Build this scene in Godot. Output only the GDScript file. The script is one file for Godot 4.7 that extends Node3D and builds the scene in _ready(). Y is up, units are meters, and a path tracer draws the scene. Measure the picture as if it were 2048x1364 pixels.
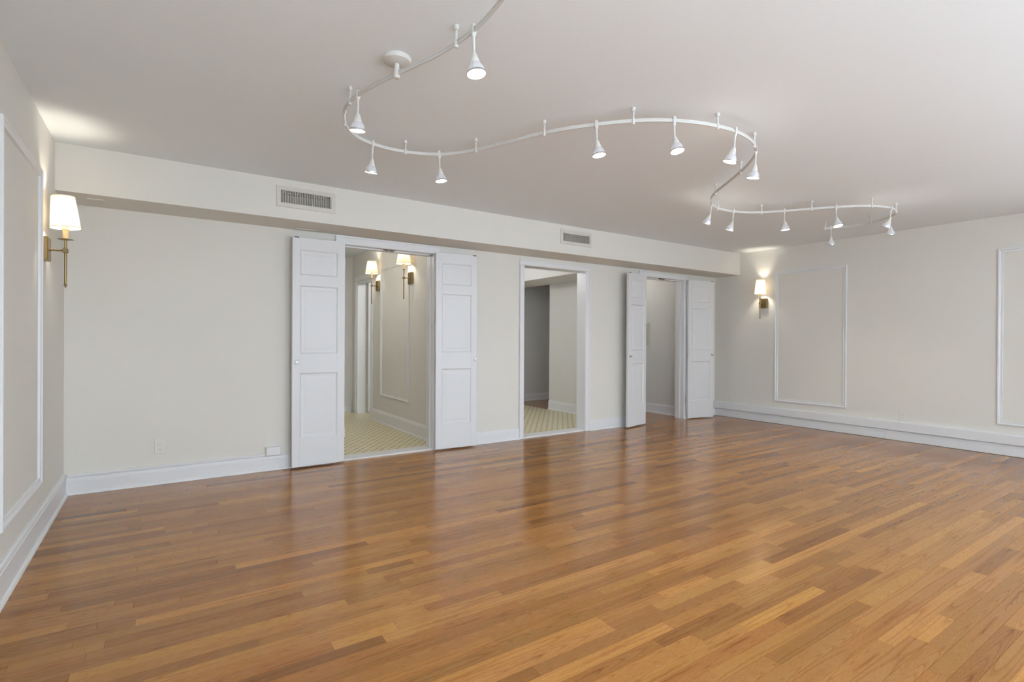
extends Node3D
# An empty reception room: oak strip floor, three openings in the back wall, wall sconces and a curved monorail of spotlights.
# x runs along the back wall from the left wall (x = 0), z runs from the back wall (z = 0) into the room, y is up.

const ROOM_W := 7.71      # inner width
const ROOM_D := 6.6       # back wall to window wall
const CEIL := 2.44
const WT := 0.15          # thickness of the back wall
const SOF_D := 0.416      # depth of the soffit
const SOF_Y := 2.123      # underside of the soffit
const EYE := Vector3(0.5818, 1.15255, 4.96334)
const LENS := 1045.035    # focal length in pixels of the 2048 x 1364 frame

var M := {}
var taken := {}
var trim_count := 0


# ------------------------------------------------------------------ helpers
func numbered(called: String) -> String:
	if not taken.has(called):
		taken[called] = 0
		return called
	taken[called] += 1
	return "%s_%03d" % [called, taken[called]]


func begin() -> SurfaceTool:
	var st := SurfaceTool.new()
	st.begin(Mesh.PRIMITIVE_TRIANGLES)
	return st


func finish(st: SurfaceTool) -> ArrayMesh:
	st.generate_normals()
	return st.commit()


func put(mesh: Mesh, called: String, mat: Material, parent: Node3D) -> MeshInstance3D:
	var o := MeshInstance3D.new()
	o.name = called
	o.mesh = mesh
	o.material_override = mat
	parent.add_child(o, true)
	return o


func part(st: SurfaceTool, called: String, mat: Material, parent: Node3D) -> MeshInstance3D:
	return put(finish(st), called, mat, parent)


func tag(o: Node3D, label: String, category: String, group := "", kind := "") -> void:
	o.set_meta("label", label)
	o.set_meta("category", category)
	if group:
		o.set_meta("group", group)
	if kind:
		o.set_meta("kind", kind)


func thing(called: String, at: Vector3, label: String, category: String, group := "", kind := "") -> Node3D:
	var o := Node3D.new()
	o.name = numbered(called)
	add_child(o)
	o.position = at
	tag(o, label, category, group, kind)
	return o


func structure(st: SurfaceTool, called: String, mat: Material, label: String, category: String) -> MeshInstance3D:
	var o := put(finish(st), numbered(called), mat, self)
	tag(o, label, category, "", "structure")
	return o


func quad(st: SurfaceTool, a: Vector3, b: Vector3, c: Vector3, d: Vector3) -> void:
	for v in [a, b, c, a, c, d]:
		st.add_vertex(v)


func box(st: SurfaceTool, lo: Vector3, hi: Vector3, xf := Transform3D.IDENTITY) -> void:
	st.set_smooth_group(-1)
	var p := []
	for i in 8:
		p.append(xf * Vector3(hi.x if i & 1 else lo.x, hi.y if i & 2 else lo.y, hi.z if i & 4 else lo.z))
	quad(st, p[4], p[6], p[7], p[5])
	quad(st, p[0], p[1], p[3], p[2])
	quad(st, p[2], p[3], p[7], p[6])
	quad(st, p[0], p[4], p[5], p[1])
	quad(st, p[0], p[2], p[6], p[4])
	quad(st, p[1], p[5], p[7], p[3])


# box with chamfered edges
func cbox(st: SurfaceTool, lo: Vector3, hi: Vector3, b: float, xf := Transform3D.IDENTITY) -> void:
	st.set_smooth_group(-1)
	var c := (lo + hi) / 2
	var h := (hi - lo) / 2
	var g := func(sx: float, sy: float, sz: float, ax: int) -> Vector3:
		var v := Vector3(sx * (h.x - (0.0 if ax == 0 else b)), sy * (h.y - (0.0 if ax == 1 else b)), sz * (h.z - (0.0 if ax == 2 else b)))
		return xf * (c + v)
	for ax in 3:
		for s in [-1, 1]:
			var q := []
			for k in [[-1, -1], [1, -1], [1, 1], [-1, 1]]:
				var t := [0, 0, 0]
				t[ax] = s
				t[(ax + 1) % 3] = k[0]
				t[(ax + 2) % 3] = k[1]
				q.append(g.call(t[0], t[1], t[2], ax))
			if s > 0:
				quad(st, q[0], q[3], q[2], q[1])
			else:
				quad(st, q[0], q[1], q[2], q[3])
	for ax in 3:   # edges along ax
		for s1 in [-1, 1]:
			for s2 in [-1, 1]:
				var e := []
				for se in [-1, 1]:
					var t := [0, 0, 0]
					t[ax] = se
					t[(ax + 1) % 3] = s1
					t[(ax + 2) % 3] = s2
					e.append(g.call(t[0], t[1], t[2], (ax + 1) % 3))
					e.append(g.call(t[0], t[1], t[2], (ax + 2) % 3))
				if s1 * s2 > 0:
					quad(st, e[0], e[2], e[3], e[1])
				else:
					quad(st, e[0], e[1], e[3], e[2])
	for sx in [-1, 1]:
		for sy in [-1, 1]:
			for sz in [-1, 1]:
				var a: Vector3 = g.call(sx, sy, sz, 0)
				var b2: Vector3 = g.call(sx, sy, sz, 1)
				var c2: Vector3 = g.call(sx, sy, sz, 2)
				for v in ([a, c2, b2] if sx * sy * sz > 0 else [a, b2, c2]):
					st.add_vertex(v)


# profile (r, y) turned round the y axis of xf
func lathe(st: SurfaceTool, prof: Array, segs: int, xf := Transform3D.IDENTITY) -> void:
	var group := 1
	for i in prof.size() - 1:
		var a: Vector2 = prof[i]
		var b: Vector2 = prof[i + 1]
		if i > 0 and absf((a - prof[i - 1]).angle_to(b - a)) > 0.6:
			group += 1
		st.set_smooth_group(group)
		for k in segs:
			var t0 := TAU * k / segs
			var t1 := TAU * (k + 1) / segs
			var p0 := xf * Vector3(a.x * cos(t0), a.y, a.x * sin(t0))
			var p1 := xf * Vector3(a.x * cos(t1), a.y, a.x * sin(t1))
			var q0 := xf * Vector3(b.x * cos(t0), b.y, b.x * sin(t0))
			var q1 := xf * Vector3(b.x * cos(t1), b.y, b.x * sin(t1))
			if a.x > 1e-6:
				for v in [p0, p1, q1]:
					st.add_vertex(v)
			if b.x > 1e-6:
				for v in [p0, q1, q0]:
					st.add_vertex(v)


func rod(st: SurfaceTool, a: Vector3, b: Vector3, ra: float, rb: float, segs := 12) -> void:
	var l := a.distance_to(b)
	lathe(st, [Vector2(0, 0), Vector2(ra, 0), Vector2(rb, l), Vector2(0, l)], segs, Transform3D(aim(b - a), a))


# a basis whose y axis points along d
func aim(d: Vector3) -> Basis:
	var y := d.normalized()
	var x := y.cross(Vector3.FORWARD if absf(y.z) < 0.9 else Vector3.RIGHT).normalized()
	return Basis(x, y, x.cross(y))


# a closed profile in the plane (u, v) drawn out along w
func extrude(st: SurfaceTool, prof: Array, at: Vector3, u: Vector3, v: Vector3, w: Vector3) -> void:
	st.set_smooth_group(-1)
	var n := prof.size()
	var a := []
	for p: Vector2 in prof:
		a.append(at + u * p.x + v * p.y)
	for i in n:
		var j := (i + 1) % n
		quad(st, a[i], a[j], a[j] + w, a[i] + w)
	var flat := PackedVector2Array(prof)
	var tri := Geometry2D.triangulate_polygon(flat)
	for i in range(0, tri.size(), 3):
		for k in [0, 1, 2]:
			st.add_vertex(a[tri[i + k]])
		for k in [0, 2, 1]:
			st.add_vertex(a[tri[i + k]] + w)


# mitred rings: steps are (inset from the rectangle, height along n); filled says whether the middle is closed
func rings(st: SurfaceTool, at: Vector3, u: Vector3, v: Vector3, n: Vector3, size: Vector2, steps: Array, filled: bool) -> void:
	st.set_smooth_group(-1)
	var before := []
	for s: Vector2 in steps:
		var now := [at + u * s.x + v * s.x + n * s.y, at + u * (size.x - s.x) + v * s.x + n * s.y, at + u * (size.x - s.x) + v * (size.y - s.x) + n * s.y, at + u * s.x + v * (size.y - s.x) + n * s.y]
		if before:
			for i in 4:
				var j := (i + 1) % 4
				quad(st, before[i], now[i], now[j], before[j])
		before = now
	if filled:
		quad(st, before[0], before[3], before[2], before[1])


# a slab with rectangular holes; along = 0: the slab stands along x and is thin in z; along = 2: the other way. Holes are [from, to, bottom, top].
func slab(st: SurfaceTool, along: int, from: float, to: float, y0: float, y1: float, t0: float, t1: float, holes := []) -> void:
	var cuts := [from, to]
	for h in holes:
		cuts.append_array([h[0], h[1]])
	cuts.sort()
	for i in cuts.size() - 1:
		var a: float = cuts[i]
		var b: float = cuts[i + 1]
		if b - a < 1e-4:
			continue
		var spans := [[y0, y1]]
		for h in holes:
			if h[0] < (a + b) / 2 and (a + b) / 2 < h[1]:
				var left := []
				for s in spans:
					if h[2] > s[0]:
						left.append([s[0], minf(s[1], h[2])])
					if h[3] < s[1]:
						left.append([maxf(s[0], h[3]), s[1]])
				spans = left
		for s in spans:
			if s[1] - s[0] > 1e-4:
				if along == 0:
					box(st, Vector3(a, s[0], t0), Vector3(b, s[1], t1))
				else:
					box(st, Vector3(t0, s[0], a), Vector3(t1, s[1], b))


func mat(called: String, srgb: Color, rough: float, spec := 0.5, metal := 0.0) -> StandardMaterial3D:
	var m := StandardMaterial3D.new()
	m.resource_name = called
	m.albedo_color = srgb
	m.roughness = rough
	m.metallic = metal
	m.metallic_specular = spec
	M[called] = m
	return m


func c8(r: int, g: int, b: int) -> Color:
	return Color8(r, g, b)


func noise(seed_: int, freq: float, oct := 3) -> FastNoiseLite:
	var n := FastNoiseLite.new()
	n.seed = seed_
	n.noise_type = FastNoiseLite.TYPE_SIMPLEX_SMOOTH
	n.frequency = freq
	n.fractal_octaves = oct
	return n


# ------------------------------------------------------------------ textures
const LANES := 8
const TEX_W := 2048
const LANE_H := 112


# eight strips of plain-sawn oak, each 2 m by 6 cm: growth rings cut by the face of the board, pores, darker heartwood streaks
func oak_texture() -> ImageTexture:
	var rng := RandomNumberGenerator.new()
	rng.seed = 41
	var data := PackedByteArray()
	data.resize(TEX_W * LANE_H * LANES * 3)
	var wave := noise(5, 1.0, 2)
	var fine := noise(9, 1.0, 2)
	var at := 0
	for lane in LANES:
		var cathedral := lane % 3 != 1
		var y0 := rng.randf_range(-0.022, 0.022)
		var d0 := rng.randf_range(0.012, 0.03) if cathedral else rng.randf_range(0.06, 0.10)
		var slope := rng.randf_range(0.016, 0.034) * (1.0 if rng.randf() < 0.5 else -1.0) if cathedral else rng.randf_range(-0.006, 0.006)
		var ring := rng.randf_range(0.0030, 0.0050)
		var streak_y := rng.randf_range(-0.02, 0.02)
		var streak := 0.34 if lane in [2, 5] else 0.1
		var mid := rng.randf_range(0.7, 1.3)
		var sway := PackedFloat32Array()
		var deep := PackedFloat32Array()
		var knots := PackedFloat32Array()
		sway.resize(TEX_W)
		deep.resize(TEX_W)
		knots.resize(TEX_W)
		for i in TEX_W:
			var x := 2.0 * i / TEX_W
			sway[i] = 0.006 * wave.get_noise_2d(x * 1.3, lane * 17.0) + 0.0012 * wave.get_noise_2d(x * 14.0, lane * 9.0 + 3.0)
			deep[i] = d0 + slope * (x - mid) + 0.004 * wave.get_noise_2d(x * 1.1 + 40.0, lane * 13.0)
			knots[i] = clampf(2.6 * wave.get_noise_2d(x * 1.9 + 90.0, lane * 21.0), 0.0, 1.0)
		for j in LANE_H:
			var y := (float(j) / LANE_H - 0.5) * 0.06
			var fy := lane * 50.0 + j * 0.55
			for i in TEX_W:
				var yy := y - y0 + sway[i]
				var r := sqrt(yy * yy + deep[i] * deep[i]) / ring
				var f := r - floorf(r)
				var early := exp(-f * 5.0) + 0.45 * exp(-(1.0 - f) * 16.0)
				var pore := fine.get_noise_2d(i * 0.022, fy)
				var s := streak * knots[i] * exp(-pow((y - streak_y + sway[i] * 1.5) / 0.005, 2.0))
				var dark := clampf(0.29 * early + 0.22 * pore + 0.28 * early * maxf(pore, 0.0) + s, -0.1, 0.85)
				data[at] = int(clampf(226.0 - 96.0 * dark, 0, 255))
				data[at + 1] = int(clampf(174.0 - 112.0 * dark, 0, 255))
				data[at + 2] = int(clampf(103.0 - 92.0 * dark, 0, 255))
				at += 3
	var im := Image.create_from_data(TEX_W, LANE_H * LANES, false, Image.FORMAT_RGB8, data)
	return ImageTexture.create_from_image(im)


# mosaic too small to pick apart: cream basket weave with small brown dots, 9 by 11 cm a repeat
func tile_texture() -> ImageTexture:
	var w := 180
	var h := 220
	var im := Image.create(w, h, false, Image.FORMAT_RGB8)
	var grit := noise(3, 0.05, 2)
	for y in h:
		for x in w:
			var c := Color8(228, 217, 183)
			c = c.lightened(0.10 * grit.get_noise_2d(x, y))
			var line := false
			# weave of upright and lying tiles between the dots
			var cx := x % 90
			var cy := y % 110
			var odd := (x / 90 + y / 110) % 2 == 1
			if odd:
				line = cy < 2 or absi(cy - 55) < 2 or cx < 2
			else:
				line = cx < 2 or absi(cx - 45) < 2 or cy < 2
			if line:
				c = Color8(198, 185, 148)
			for d in [Vector2(0, 0), Vector2(w, 0), Vector2(0, h), Vector2(w, h), Vector2(w / 2.0, h / 2.0)]:
				if absf(x - d.x) < 23 and absf(y - d.y) < 23:
					c = Color8(104, 88, 58)
			im.set_pixel(x, y, c)
	return ImageTexture.create_from_image(im)


func make_materials() -> void:
	for d in [["wall_paint", c8(226, 223, 215), 0.62], ["ceiling_paint", c8(238, 244, 247), 0.75], ["hall_paint", c8(222, 220, 216), 0.62]]:
		mat(d[0], d[1], d[2], 0.4)
	mat("trim_paint", c8(229, 230, 231), 0.36, 0.5)
	mat("door_paint", c8(225, 226, 227), 0.4, 0.5)
	mat("plate_plastic", c8(228, 225, 218), 0.4, 0.5)
	mat("slot_plastic", c8(176, 171, 162), 0.6)
	mat("vent_paint", c8(214, 210, 200), 0.45)
	mat("brass", c8(148, 129, 92), 0.36, 0.5, 1.0)
	mat("candle_sleeve", c8(226, 203, 156), 0.5)
	mat("rail_white", c8(213, 212, 207), 0.45)
	mat("chrome", c8(205, 207, 212), 0.16, 0.5, 1.0)
	var glass := mat("lamp_glass", c8(222, 224, 228), 0.22, 0.5, 0.45)
	glass.emission_enabled = true   # the bulb's glass cup leaks some of its light
	glass.emission = c8(235, 240, 255)
	glass.emission_energy_multiplier = 0.14
	mat("hinge_paint", c8(214, 215, 217), 0.3)
	mat("catch_metal", c8(96, 92, 86), 0.4, 0.5, 0.8)
	mat("window_paint", c8(236, 236, 234), 0.35)
	var sh := mat("shade_linen", c8(246, 238, 222), 0.85, 0.3)
	sh.backlight_enabled = true
	sh.backlight = c8(140, 129, 108)
	var bulb := mat("bulb_glow", c8(255, 246, 232), 0.5)
	bulb.emission_enabled = true
	bulb.emission = c8(255, 240, 218)
	bulb.emission_energy_multiplier = 5.0
	var lens := mat("lens_glow", c8(255, 252, 245), 0.4)
	lens.emission_enabled = true
	lens.emission = c8(255, 248, 234)
	lens.emission_energy_multiplier = 16.0
	var dome := mat("dome_glow", c8(250, 248, 242), 0.5)
	dome.emission_enabled = true
	dome.emission = c8(255, 246, 230)
	dome.emission_energy_multiplier = 1.2
	var oak := mat("oak", Color.WHITE, 0.17, 0.5)
	oak.albedo_texture = oak_texture()
	oak.vertex_color_use_as_albedo = true
	mat("subfloor", c8(70, 45, 28), 0.9)
	var tile := mat("mosaic", Color.WHITE, 0.35)
	tile.albedo_texture = tile_texture()
	var pane := mat("window_glass", Color(0.97, 0.99, 0.98, 0.05), 0.02)
	pane.transparency = BaseMaterial3D.TRANSPARENCY_ALPHA


# ------------------------------------------------------------------ scene
func _ready() -> void:
	make_camera_and_light()
	make_materials()
	make_shell()
	make_oak_floor()
	make_halls()
	make_trim()
	make_doors()
	make_vents()
	make_raceways_and_outlets()
	make_sconces()
	make_track()


func make_camera_and_light() -> void:
	var cam := Camera3D.new()
	cam.name = "camera"
	cam.fov = rad_to_deg(2.0 * atan(682.0 / LENS))
	cam.near = 0.02
	cam.transform = Transform3D(cam_basis(), EYE)
	add_child(cam)
	cam.current = true
	var env := Environment.new()
	env.background_mode = Environment.BG_SKY
	var sky := Sky.new()
	var day := ProceduralSkyMaterial.new()
	day.sky_top_color = c8(216, 231, 246)
	day.sky_horizon_color = c8(221, 235, 249)
	day.ground_horizon_color = c8(212, 226, 240)
	day.ground_bottom_color = c8(208, 222, 236)
	day.sun_angle_max = 1.0
	sky.sky_material = day
	env.sky = sky
	env.background_energy_multiplier = 14.6
	env.tonemap_mode = Environment.TONE_MAPPER_LINEAR
	env.tonemap_exposure = 0.835
	env.sdfgi_enabled = true
	env.ssao_enabled = true
	env.ssil_enabled = true
	var we := WorldEnvironment.new()
	we.name = "environment"
	we.environment = env
	add_child(we)


func cam_basis() -> Basis:
	return Basis(Vector3(0.82975364, 0.00540564, 0.55810364), Vector3(-0.00277933, 0.99998072, -0.00555341), Vector3(-0.5581229, 0.00305681, 0.82975266)).orthonormalized()


# pixel of a point in the 2048 x 1364 frame, and its depth
func pixel(p: Vector3) -> Vector3:
	var q := cam_basis().inverse() * (p - EYE)
	return Vector3(1024.0 + LENS * q.x / -q.z, 682.0 - LENS * q.y / -q.z, -q.z)


const OPENINGS := [[2.0, 2.93, 2.035], [4.085, 5.03, 2.012], [6.068, 6.955, 2.03]]   # from, to, height


func make_shell() -> void:
	var st := begin()
	slab(st, 2, -WT, ROOM_D + 0.2, -0.1, CEIL, -0.15, 0, [[5.2, 6.3, 0.55, 2.25]])
	structure(st, "wall_left", M.wall_paint, "plain off-white side wall behind the single large-shade sconce", "wall")
	st = begin()
	slab(st, 2, -WT, ROOM_D + 0.2, -0.1, CEIL, ROOM_W, ROOM_W + 0.15, [[5.0, 6.3, 0.55, 2.25]])
	structure(st, "wall_right", M.wall_paint, "plain off-white side wall above the boxed white raceway", "wall")
	st = begin()
	var holes := []
	for o in OPENINGS:
		holes.append([o[0] - 0.02, o[1] + 0.02, -0.1, o[2] + 0.02])
	slab(st, 0, 0, ROOM_W, -0.1, CEIL, -WT, 0, holes)
	structure(st, "wall_back", M.wall_paint, "off-white wall with three openings under the soffit", "wall")
	# the window wall behind the camera
	st = begin()
	var wins := [[0.8, 2.8, 0.5, 2.2], [3.5, 5.4, 0.5, 2.2]]
	slab(st, 0, 0, ROOM_W, -0.1, CEIL, ROOM_D, ROOM_D + 0.2, wins)
	structure(st, "wall_front", M.wall_paint, "off-white window wall facing the three openings", "wall")
	for i in wins.size():
		var w = wins[i]
		window(i + 1, Vector3(w[0], w[2], ROOM_D + 0.1), 0.0, Vector2(w[1] - w[0], w[3] - w[2]), "tall white sash window in the wall facing the openings", "windows of the window wall")
	window(3, Vector3(-0.075, 0.55, 5.2), -PI / 2, Vector2(1.1, 1.7), "unseen white sash window added in the left wall to spread the daylight", "")  # added out of view so daylight comes from more directions
	window(4, Vector3(ROOM_W + 0.075, 0.55, 6.3), PI / 2, Vector2(1.3, 1.7), "unseen white sash window added in the raceway wall to brighten the left side", "")  # added out of view to brighten the left wall and ceiling
	st = begin()
	box(st, Vector3(-0.15, CEIL, -WT), Vector3(ROOM_W + 0.15, CEIL + 0.15, ROOM_D + 0.2))
	structure(st, "ceiling", M.ceiling_paint, "flat off-white ceiling over the curved lighting rail", "ceiling")
	# soffit: an underside and a face with two holes for the vents
	st = begin()
	box(st, Vector3(0, SOF_Y, 0), Vector3(ROOM_W, SOF_Y + 0.03, SOF_D))
	slab(st, 0, 0, ROOM_W, SOF_Y + 0.03, CEIL, SOF_D - 0.02, SOF_D, VENT_HOLES)
	structure(st, "wall_soffit", M.wall_paint, "boxed off-white soffit running over all three openings", "soffit")


func window(number: int, at: Vector3, turn: float, size: Vector2, label: String, group: String) -> void:
	var n := thing("window_%d" % number, at, label, "window", group, "structure")
	n.rotation.y = turn
	var sx := size.x
	var sy := size.y
	var st := begin()
	rings(st, Vector3(0, 0, -0.03), Vector3.RIGHT, Vector3.UP, Vector3.BACK, size, [Vector2(0, 0), Vector2(0.05, 0), Vector2(0.05, 0.06), Vector2(0, 0.06)], false)
	part(st, "window_frame", M.window_paint, n)
	st = begin()
	box(st, Vector3(0.05, sy / 2 - 0.02, -0.015), Vector3(sx - 0.05, sy / 2 + 0.02, 0.025))
	part(st, "meeting_rail", M.window_paint, n)
	st = begin()
	box(st, Vector3(sx / 2 - 0.02, 0.05, -0.014), Vector3(sx / 2 + 0.02, sy - 0.05, 0.024))
	part(st, "mullion", M.window_paint, n)
	for a in 2:
		for b in 2:
			st = begin()
			var x0 := 0.05 if a == 0 else sx / 2 + 0.02
			var x1 := sx / 2 - 0.02 if a == 0 else sx - 0.05
			var y0 := 0.05 if b == 0 else sy / 2 + 0.02
			var y1 := sy / 2 - 0.02 if b == 0 else sy - 0.05
			st.set_smooth_group(-1)
			quad(st, Vector3(x0, y0, 0.005), Vector3(x0, y1, 0.005), Vector3(x1, y1, 0.005), Vector3(x1, y0, 0.005))
			part(st, "pane", M.window_glass, n)


const VENT_HOLES := [[1.385, 1.778, 2.251, 2.349], [4.322, 4.716, 2.264, 2.352]]


# ------------------------------------------------------------------ oak strip floor
const BOARD := 0.06


func make_oak_floor() -> void:
	var floor_ := thing("floor", Vector3.ZERO, "glossy oak strip floor with boards of mixed light and dark tones", "floor", "", "structure")
	var st := begin()
	box(st, Vector3(0, -0.1, 0), Vector3(ROOM_W, -0.014, ROOM_D))
	box(st, Vector3(6.05, -0.1, -1.6), Vector3(7.1, -0.014, 0))
	box(st, Vector3(5.9, -0.1, -3.05), Vector3(7.8, -0.014, -1.75))
	part(st, "subfloor", M.subfloor, floor_)
	var rng := RandomNumberGenerator.new()
	rng.seed = 2024
	var boards := []
	var areas := [[0.0, ROOM_W, 0.0, ROOM_D], [6.05, 7.1, -1.6, 0.0], [5.9, 7.8, -3.05, -1.75]]
	for a in areas:
		var z: float = a[2]
		while z < a[3] - 1e-3:
			var z1: float = minf(z + BOARD, a[3])
			var x: float = a[0]
			var first := true
			while x < a[1] - 1e-3:
				var l := rng.randf_range(0.35, 1.45) if rng.randf() < 0.8 else rng.randf_range(0.22, 0.4)
				if first:
					l *= rng.randf_range(0.3, 1.0)
					first = false
				var x1: float = minf(x + l, a[1])
				if a[1] - x1 < 0.15:
					x1 = a[1]
				if x1 - x > 1.8:
					x1 = x + 1.2
				boards.append([x, x1, z, z1, board_size(x, x1, z, z1)])
				x = x1
			z = z1
	boards.sort_custom(func(p, q): return p[4] > q[4])
	var rest := begin()
	for i in boards.size():
		var b = boards[i]
		if i < 300:
			st = begin()
			board(st, b, rng)
			part(st, "plank", M.oak, floor_)
		else:
			board(rest, b, rng)
	var o := part(rest, "planks", M.oak, floor_)
	o.set_meta("kind", "stuff")


func board_size(x0: float, x1: float, z0: float, z1: float) -> float:
	var p := Vector3((x0 + x1) / 2, 0, (z0 + z1) / 2)
	var best := 0.0
	for k in 5:
		var q := pixel(Vector3(lerpf(x0, x1, k / 4.0), 0, p.z))
		if q.z > 0.3 and q.x > -40 and q.x < 2088 and q.y < 1400:
			best += (x1 - x0) / (q.z * q.z * q.z)
	return best


func board(st: SurfaceTool, b: Array, rng: RandomNumberGenerator) -> void:
	st.set_smooth_group(-1)
	var lane := rng.randi() % LANES
	var len_: float = b[1] - b[0]
	var u0 := rng.randf_range(0.0, maxf(0.0, 2.0 - len_)) / 2.0
	var flip := rng.randf() < 0.5
	# tone: mostly honey, some pale, some dark reddish
	var k := rng.randf()
	var tone := Color(0.50, 0.408, 0.318)
	if k < 0.18:
		tone = Color(0.60, 0.51, 0.395)
	elif k < 0.27:
		tone = Color(0.37, 0.278, 0.20)
	elif k < 0.45:
		tone = Color(0.45, 0.348, 0.26)
	var s := rng.randf_range(0.86, 1.12)
	tone = Color(tone.r * s, tone.g * s * rng.randf_range(0.97, 1.03), tone.b * s * rng.randf_range(0.95, 1.05))
	st.set_color(tone)
	var c := 0.0005
	var t := []
	for q in [[b[0] + c, b[2] + c], [b[1] - c, b[2] + c], [b[1] - c, b[3] - c], [b[0] + c, b[3] - c]]:
		t.append(Vector3(q[0], rng.randf_range(-0.00005, 0.00005), q[1]))
	var e := []
	for q in [[b[0], b[2]], [b[1], b[2]], [b[1], b[3]], [b[0], b[3]]]:
		e.append(Vector3(q[0], -0.0022, q[1]))
	var uv := func(p: Vector3) -> Vector2:
		var f: float = clampf((p.z - b[2]) / BOARD, 0.02, 0.98)
		if flip:
			f = 1.0 - f
		return Vector2(u0 + (p.x - b[0]) / 2.0, (lane + f) / LANES)
	var face := func(a: Vector3, b2: Vector3, c2: Vector3, d: Vector3):
		for v in [a, b2, c2, a, c2, d]:
			st.set_uv(uv.call(v))
			st.add_vertex(v)
	face.call(t[0], t[1], t[2], t[3])
	for i in 4:
		var j := (i + 1) % 4
		face.call(e[i], e[j], t[j], t[i])
		var dn := Vector3(0, -0.0118, 0)
		face.call(e[i] + dn, e[j] + dn, e[j], e[i])


# ------------------------------------------------------------------ halls behind the openings
func make_halls() -> void:
	var zb := -WT
	# walls
	var st := begin()
	slab(st, 2, -3.45, zb, -0.1, CEIL, 3.10, 3.24, [[-3.08, -2.40, -0.1, 2.03]])
	structure(st, "wall_hall_right", M.hall_paint, "hallway wall with two tapered-shade sconces and a moulded panel", "wall")
	st = begin()
	box(st, Vector3(1.1, -0.1, -3.45), Vector3(3.10, CEIL, -3.30))
	structure(st, "wall_hall_back", M.hall_paint, "end wall of the tiled hallway behind the left double doors", "wall")
	st = begin()
	box(st, Vector3(0.95, -0.1, -3.45), Vector3(1.1, CEIL, zb))
	structure(st, "wall_hall_left", M.hall_paint, "far side wall of the tiled hallway", "wall")
	st = begin()
	box(st, Vector3(3.24, -0.1, -3.20), Vector3(7.8, CEIL, -3.05))
	structure(st, "wall_foyer_back", M.hall_paint, "end wall of the foyer seen through the doorless opening", "wall")
	st = begin()
	box(st, Vector3(5.94, -0.1, -1.89), Vector3(6.05, CEIL, zb))
	structure(st, "wall_foyer_right", M.hall_paint, "side wall of the foyer seen through the doorless opening", "wall")
	st = begin()
	box(st, Vector3(6.05, -0.1, -1.75), Vector3(7.8, CEIL, -1.6))
	structure(st, "wall_closet_back", M.hall_paint, "back wall of the closet behind the right double doors", "wall")
	st = begin()
	box(st, Vector3(7.10, -0.1, -1.6), Vector3(7.25, CEIL, zb))
	structure(st, "wall_closet_right", M.hall_paint, "closet side wall carrying a louvred grille", "wall")
	st = begin()
	box(st, Vector3(7.8, -0.1, -3.2), Vector3(7.95, CEIL, -1.6))
	structure(st, "wall_corridor_end", M.hall_paint, "end wall of the dark corridor beyond the foyer", "wall")
	st = begin()
	box(st, Vector3(5.30, 2.065, -3.05), Vector3(5.94, CEIL, zb))
	structure(st, "wall_bulkhead", M.hall_paint, "boxed bulkhead along the top of the foyer wall", "bulkhead")
	st = begin()
	box(st, Vector3(0.95, CEIL, -3.45), Vector3(7.95, CEIL + 0.15, zb))
	structure(st, "ceiling_hall", M.ceiling_paint, "flat off-white ceiling of the halls behind the back wall", "ceiling")
	# mosaic floors
	st = begin()
	var tiles := func(st: SurfaceTool, x0: float, x1: float, z0: float, z1: float, y: float):
		st.set_smooth_group(-1)
		for v in [Vector3(x0, y, z0), Vector3(x1, y, z0), Vector3(x1, y, z1), Vector3(x0, y, z0), Vector3(x1, y, z1), Vector3(x0, y, z1)]:
			st.set_uv(Vector2(v.x / 0.09, v.z / 0.11))
			st.add_vertex(v)
	tiles.call(st, 1.1, 3.10, -3.30, zb, 0.0)
	tiles.call(st, 3.10, 3.24, -3.08, -2.40, 0.0)
	structure(st, "floor_hall", M.mosaic, "cream mosaic hallway floor with rows of brown dots", "floor")
	st = begin()
	tiles.call(st, 3.24, 5.9, -3.05, zb, 0.0)
	tiles.call(st, 5.9, 5.94, -1.89, zb, 0.0)
	structure(st, "floor_foyer", M.mosaic, "cream mosaic foyer floor with rows of brown dots beyond the doorless opening", "floor")
	# slabs under the mosaic
	st = begin()
	box(st, Vector3(1.1, -0.1, -3.30), Vector3(3.24, -0.004, zb))
	box(st, Vector3(3.24, -0.1, -3.05), Vector3(5.9, -0.004, zb))
	structure(st, "floor_slab", M.subfloor, "bare slab under the mosaic of hallway and foyer", "floor")
	# doorway in the hallway wall: casing, and its white leaf standing open beyond
	var t := trim(Vector3(3.10, 0, -2.40), "white casing round the narrow doorway beside the hallway sconce", "casing")
	st = begin()
	for z in [0.0, -0.75]:
		cbox(st, Vector3(-0.018, 0, z), Vector3(0.0, 2.03, z + 0.07), 0.004)
	cbox(st, Vector3(-0.018, 2.03, -0.75), Vector3(0.0, 2.10, 0.07), 0.004)
	part(st, "casing", M.trim_paint, t)
	st = begin()
	box(st, Vector3(0, 0, -0.68), Vector3(0.14, 2.03, -0.655))
	box(st, Vector3(0, 0, -0.025), Vector3(0.14, 2.03, 0.0))
	box(st, Vector3(0, 2.005, -0.655), Vector3(0.14, 2.03, -0.025))
	part(st, "jamb", M.trim_paint, t)
	door_leaf("door_5", Vector3(3.25, 0.012, -3.02), 0.0, 1.0, 0.62, 2.0, "white panelled door standing open beyond the hallway doorway", false)
	# baseboards
	var b := base_node("baseboard_hall", "white baseboard along the tiled hallway walls")
	base_run(b, Vector3(3.10, 0, -2.33), Vector3(3.10, 0, zb), Vector3.LEFT, 0.165)
	base_run(b, Vector3(1.1, 0, -3.30), Vector3(3.08, 0, -3.30), Vector3.BACK, 0.13)
	b = base_node("baseboard_foyer", "white baseboard along the foyer walls beyond the doorless opening")
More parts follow.
